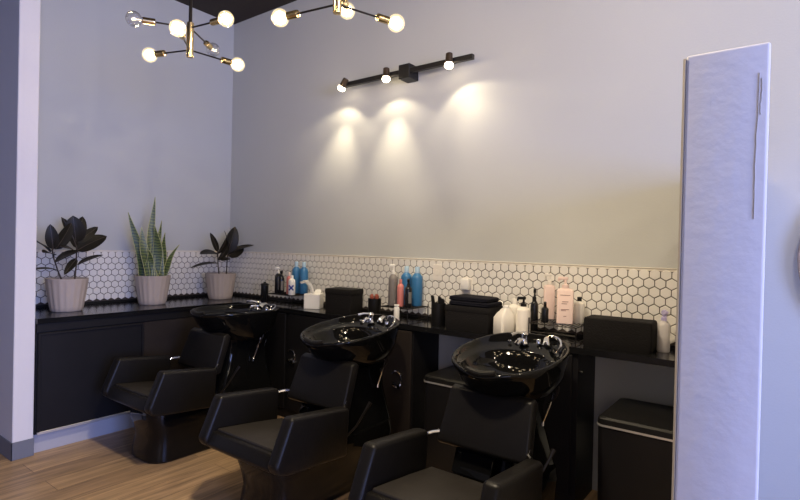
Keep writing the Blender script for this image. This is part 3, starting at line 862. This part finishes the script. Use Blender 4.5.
bottle('lotion_bottle', 'tiny white bottle standing in front of the rose bottle', 'bottle', 2.382, -0.315, CZ, 0.020, 0.125, m_wh, m_wh, 'tube')
# cup 2 and combs
cup('black cup of combs left of the basket of towels', 2.655, -0.205, 0.050, 0.150, m_plas)
for k, (ox, oy, tx, ty, lab) in enumerate(((-0.025, -0.01, -0.30, 0.1, 'leftmost black comb in the black cup'), (0.0, 0.015, -0.05, 0.0, 'middle black comb in the black cup'), (0.02, -0.01, 0.25, 0.05, 'rightmost black comb in the black cup'))):
    bm = bmesh.new()
    m4 = Matrix.Translation((2.655 + ox * 0.6, -0.205 + oy, CZ + 0.012)) @ Matrix.Rotation(tx * 0.6, 4, 'Y')
    box(bm, -0.011, 0.011, -0.002, 0.002, 0.0, 0.19 - 0.008 * k, bev=0.0015, seg=1, mtx=m4)
    box(bm, 0.011, 0.016, -0.002, 0.002, 0.12, 0.185 - 0.008 * k, mtx=m4)
    tag(link('comb', bm, m_plas, smooth=False), lab, 'comb', 'combs in the black cup')
soft_box('fabric_basket', 'black fabric basket topped with folded dark towels', 'basket', 2.915, -0.185, 0.155, 0.11, 0.155, 0.05, m_fabric, 'black baskets on the worktop', handle=True)
for k, (z, hx_, hy, dx, lab) in enumerate(((CZ + 0.158, 0.150, 0.10, 0.012, 'folded dark towel on the basket, lower of the two'), (CZ + 0.187, 0.142, 0.095, 0.0, 'folded dark towel on the basket, topmost of the two'))):
    bm = bmesh.new()
    n = 20
    def tw(f, s, zz):
        return rrect(2.915 + dx, -0.185, hx_ * s, hy * s, 0.025, zz, 6)
    loft(bm, [tw(0, 0.95, z), tw(0, 1.0, z + 0.006), tw(0, 1.01, z + 0.013), tw(0, 0.97, z + 0.0145), tw(0, 1.0, z + 0.017), tw(0, 0.99, z + 0.024), tw(0, 0.93, z + 0.0275)])
    for v in bm.verts: v.co.z += 0.0025 * math.sin(v.co.x * 40 + k * 2) * (1 if k == 1 and v.co.z > z + 0.02 else 0)
    tag(link('folded_towel', bm, m_towel, angle=80), lab, 'towel', 'dark towels on the basket')
# wall plates
t = thing('outlet_plate', 'cream wall outlet plate on the tiles above the dark cup', 'outlet', (2.515, -0.008, 1.245))
link('plate', bx(-0.037, 0.037, -0.006, 0, -0.058, 0.058, bev=0.002, seg=1), m_cream, t, smooth=False)
link('switch', bx(-0.012, 0.012, -0.010, -0.006, -0.020, 0.020, bev=0.002, seg=1), m_cream, t, smooth=False)
t = thing('plug_adapter', 'white plug-in adapter on the tiles above the folded towels', 'adapter', (2.765, -0.008, 1.165))
link('plate', bx(-0.037, 0.040, -0.006, 0, -0.058, 0.058, bev=0.002, seg=1), m_cream, t, smooth=False)
link('body', bx(-0.036, 0.030, -0.045, -0.006, -0.025, 0.050, bev=0.008), m_wh, t)
# jug
t = thing('gallon_jug', 'squat cream plastic jug with slanted shoulder behind the nearest basin', 'jug', (3.165, -0.255, CZ), -0.55)
bm = bmesh.new()
loft(bm, [rrect(0, 0, 0.050, 0.045, 0.015, 0), rrect(0, 0, 0.054, 0.049, 0.015, 0.006), rrect(0, 0, 0.054, 0.049, 0.015, 0.105), rrect(0.008, 0, 0.042, 0.038, 0.015, 0.135), rrect(0.018, 0, 0.022, 0.022, 0.010, 0.160), rrect(0.018, 0, 0.018, 0.018, 0.010, 0.168)])
link('body', bm, m_jug, t)
bm = bmesh.new(); lathe(bm, [(0.020, 0.166), (0.020, 0.180), (0.016, 0.183)], 16, (0.018, 0, 0)); link('cap', bm, m_wh, t)
bm = bmesh.new(); tube(bm, bez((0.010, 0, 0.155), (-0.03, 0, 0.165), (-0.055, 0, 0.14), (-0.045, 0, 0.10), 8), 0.008); link('handle', bm, m_jug, t)
t = bottle('pump_bottle', 'large white pump bottle with black pump beside the cream jug', 'bottle', 3.287, -0.250, CZ, 0.043, 0.245, m_cream, m_plas, rz=0.7)
front_label(t, 0.043, 0.095, 0.125, m_lab, half=0.28)
bottle('funnel_bottle', 'cream cone-shouldered bottle behind jug and pump bottle', 'bottle', 3.17, -0.115, CZ, 0.045, 0.215, m_jug, m_jug, 'cap')
bottle('spray_bottle', 'tall slim black spray bottle right of white pump bottle', 'bottle', 3.302, -0.120, CZ, 0.024, 0.290, m_bbot, m_plas, 'spray', rz=0.4)
bottle('spray_bottle', 'short black spray bottle in front of tall pink bottle', 'bottle', 3.405, -0.21, ZR, 0.021, 0.125, m_bbot, m_plas, 'spray', rz=0.4)
t = bottle('pump_bottle', 'tall slim pale pink bottle with cream pump near the tiles', 'bottle', 3.372, -0.062, ZR, 0.033, 0.285, m_palepink, m_cream, rz=0.5, square=True)
t = bottle('pump_bottle', 'large rectangular pale pink pump bottle with printed lines', 'bottle', 3.512, -0.175, ZR, 0.047, 0.275, m_palepink, m_palepink, rz=0.35, square=True)
for z, a, b in ((0.168, -0.028, 0.028), (0.130, -0.016, 0.018), (0.118, -0.020, 0.010), (0.085, -0.022, 0.022), (0.078, -0.022, 0.005), (0.045, -0.008, 0.008)):
    link('printed_line', bx(a, b, -0.0300, -0.0288, z, z + 0.0035), m_ink, t, smooth=False)
bottle('lotion_bottle', 'small pale bottle with black cap right of the large pink bottle', 'bottle', 3.563, -0.075, ZR, 0.031, 0.155, m_cream, m_plas, 'cap')
soft_box('storage_box', 'long matt black box on the shelf next to the white post', 'box', 3.82, -0.175, 0.175, 0.085, 0.160, 0.03, m_fabric, None, handle=False)
t = bottle('spray_bottle', 'translucent bottle with lavender nozzle beside the white post', 'bottle', 4.03, -0.125, CZ, 0.032, 0.225, m_clearb, m_lav, 'spray', rz=0.6)

# round wall piece at the right edge of view
t = thing('wall_mirror', 'round tan-rimmed wall mirror cut off by the right photo edge', 'mirror', (5.035, -0.002, 1.415))
bm = bmesh.new()
n = 64
rings = []
for r, o in ((0.43, 0.0), (0.445, 0.012), (0.44, 0.050), (0.42, 0.056), (0.40, 0.024), (0.395, 0.010)):
    rings.append([Vector((r * math.cos(2 * PI * i / n), -o, r * math.sin(2 * PI * i / n))) for i in range(n)])
loft(bm, rings, False, False); link('frame', bm, m_tan, t)
bm = bmesh.new(); lathe(bm, [(0.40, 0.0), (0.40, 0.011)], 64, mtx=Matrix.Rotation(PI / 2, 4, 'X')); link('glass', bm, m_mirror, t)

# ------------------------------------------------------------------ lights that hang in the room
def point(name, loc, e, r, col, parent=None):
    d = bpy.data.lights.new(name, 'POINT'); d.energy = e; d.color = col; d.shadow_soft_size = r
    o = bpy.data.objects.new(name, d); COL.objects.link(o); o.location = loc
    return o
def chandelier(label, x, y, zl, zu, lo, up):
    t = thing('chandelier', label, 'chandelier', (x, y, CH), 0, 'sputnik chandeliers with globe bulbs')
    zc = CH
    bm = bmesh.new(); lathe(bm, [(0.06, 0), (0.06, -0.02), (0.012, -0.03)], 24); link('canopy', bm, m_rod, t)
    bm = bmesh.new(); tube(bm, [(0, 0, -0.02), (0, 0, zu + 0.03 - zc)], 0.010, 12); link('stem', bm, m_rod, t)
    bm = bmesh.new(); lathe(bm, [(0.008, zl - 0.045 - zc), (0.019, zl - 0.043 - zc), (0.020, zl - 0.035 - zc), (0.020, zu + 0.028 - zc), (0.012, zu + 0.034 - zc)], 20); link('hub', bm, m_brass, t)
    for z, arms in ((zl, lo), (zu, up)):
        for az, ln, lit in arms:
            a = math.radians(az); d = Vector((math.cos(a), math.sin(a), 0))
            zz = z - zc
            bm = bmesh.new(); tube(bm, [d * 0.015 + Vector((0, 0, zz)), d * (ln - 0.10) + Vector((0, 0, zz))], 0.005, 8)
            arm = link('arm', bm, m_rod, t)
            R4 = Matrix.Translation((0, 0, zz)) @ Matrix.Rotation(a, 4, 'Z') @ Matrix.Rotation(PI / 2, 4, 'Y')
            bm = bmesh.new(); lathe(bm, [(0.008, ln - 0.115), (0.018, ln - 0.112), (0.019, ln - 0.105), (0.019, ln - 0.048), (0.016, ln - 0.044)], 18, mtx=R4); link('socket', bm, m_brass, arm)
            bm = bmesh.new(); rb = 0.044
            prof = [(0.014, ln - 0.05), (0.017, ln - 0.042)] + [(rb * math.sin(q), ln - rb * math.cos(q)) for q in [0.42 + (PI - 0.44) * k / 12 for k in range(13)]]
            lathe(bm, prof, 24, mtx=R4); link('bulb', bm, m_glass_on if lit else m_glass_off, arm, angle=80)
            bm = bmesh.new(); rf = 0.025 if lit else 0.009
            lathe(bm, [(0.003, ln - 0.04)] + [(max(0.001, rf * math.sin(q)), ln - rf * math.cos(q)) for q in [PI * k / 8 for k in range(1, 9)]], 14, mtx=R4)
            link('filament', bm, m_fil if lit else m_filoff, arm)
            if lit:
                point('bulb_light', (x + d.x * ln, y + d.y * ln, z), 6.8, 0.045, (1.0, 0.77, 0.46))
    return t
chandelier('brass and black six-arm chandelier near the corner, two bulbs unlit', 1.693, -1.489, 2.562, 2.693,
           [(-162, 0.30, 1), (85, 0.315, 1), (-42, 0.32, 1)], [(-122, 0.30, 0), (9, 0.29, 1), (125, 0.345, 0)])
chandelier('brass and black chandelier cut off by the photo top, nearer the track light', 2.84, -1.435, 2.557, 2.69,
           [(-171, 0.345, 1), (72, 0.335, 1), (-50, 0.33, 1)], [(126, 0.365, 1), (6, 0.33, 1), (-114, 0.33, 1)])

chandelier('brass and black chandelier above the nearest shampoo chair, out of view overhead', 4.0, -1.38, 2.56, 2.69,
           [(-160, 0.32, 1), (80, 0.32, 1), (-40, 0.32, 1)], [(140, 0.32, 1), (20, 0.32, 1), (-100, 0.32, 1)])

# wall track light
t = thing('track_light', 'black wall-mounted track bar with three small lit spot heads', 'light', (2.25, 0, 2.72))
def rx(bm): return bm
link('bar', bx(1.63 - 2.25, 2.82 - 2.25, -0.118, -0.085, -0.017, 0.017, bev=0.002, seg=1), m_track, t, smooth=False)
link('mounting_box', bx(-0.050, 0.050, -0.121, 0, -0.052, 0.052, bev=0.003, seg=1), m_track, t, smooth=False)
for k, (hx_, tilt, aim) in enumerate(((1.665, -0.65, -0.22), (2.105, 0.0, 0.02), (2.655, 0.0, 0.45))):
    X = hx_ - 2.25
    m4 = Matrix.Translation((X, -0.145, -0.012)) @ Matrix.Rotation(tilt * -1.0, 4, 'Y')
    bm = bmesh.new(); lathe(bm, [(0.018, 0.055), (0.024, 0.05), (0.026, 0.0), (0.027, -0.012), (0.022, -0.012)], 18, mtx=m4)
    tube(bm, [(X, -0.118, 0.0), (X, -0.135, 0.0)], 0.008)
    hd = link('spot_head', bm, m_bronze, t)
    bm = bmesh.new(); lathe(bm, [(0.021, -0.010), (0.030, -0.022), (0.031, -0.034), (0.022, -0.048), (0.006, -0.053)], 18, mtx=m4)
    link('bulb', bm, m_lens, hd)
    beams = (((aim, 0.05), 5.5, 126, 0.35), ((-0.24, 0.13), 27, 62, 1.0)) if k == 0 else (((aim, 0.05), 6, 126, 0.35), ((0.0, 0.13), 33, 62, 1.0)) if k == 1 else (((0.35, 0.05), 6, 126, 0.35), ((0.45, 0.14), 9, 80, 1.0))
    for (ax_, ay_), en, sz, bl in beams:
        d = bpy.data.lights.new('spot_beam', 'SPOT'); d.energy = en; d.color = (1.0, 0.84, 0.58)
        d.spot_size = math.radians(sz); d.spot_blend = bl; d.shadow_soft_size = 0.02
        o = bpy.data.objects.new('spot_beam', d); COL.objects.link(o)
        o.location = (hx_ + (-0.03 if k == 0 else 0), -0.165, 2.650)
        o.rotation_euler = Vector((ax_, ay_, -1)).to_track_quat('-Z', 'Y').to_euler()

# globe ceiling lamps over the room to the right of the half wall
def ceiling_lamp(label, x, y, e, down=False):
    t = thing('ceiling_lamp', label, 'lamp', (x, y, CH), 0, 'globe ceiling lamps right of the half wall')
    bm = bmesh.new(); lathe(bm, [(0.07, 0), (0.07, -0.03), (0.02, -0.04), (0.02, -0.25)], 24); link('mount', bm, m_rod, t)
    bm = bmesh.new(); lathe(bm, [(0.11 * math.sin(q) + 0.001, -0.34 + 0.11 * math.cos(q)) for q in [0.2 + (PI - 0.2) * k / 14 for k in range(15)]], 28); link('globe', bm, m_glass_on, t, angle=80)
    if not down:
        point('ceiling_lamp_light', (x, y, CH - 0.34), e, 0.06, (1.0, 0.86, 0.66)); return
    d = bpy.data.lights.new('ceiling_lamp_light', 'SPOT'); d.energy = e; d.color = (1.0, 0.84, 0.62)
    d.spot_size = math.radians(132); d.spot_blend = 0.9; d.shadow_soft_size = 0.11
    o = bpy.data.objects.new('ceiling_lamp_light', d); COL.objects.link(o); o.location = (x, y, CH - 0.46)
ceiling_lamp('globe ceiling lamp nearest to the half wall', 5.4, -2.0, 70)
ceiling_lamp('globe ceiling lamp farther right from the half wall', 7.0, -2.4, 50)
ceiling_lamp('globe ceiling lamp overhead in front of the nearest chair', 3.2, -1.98, 270, True)
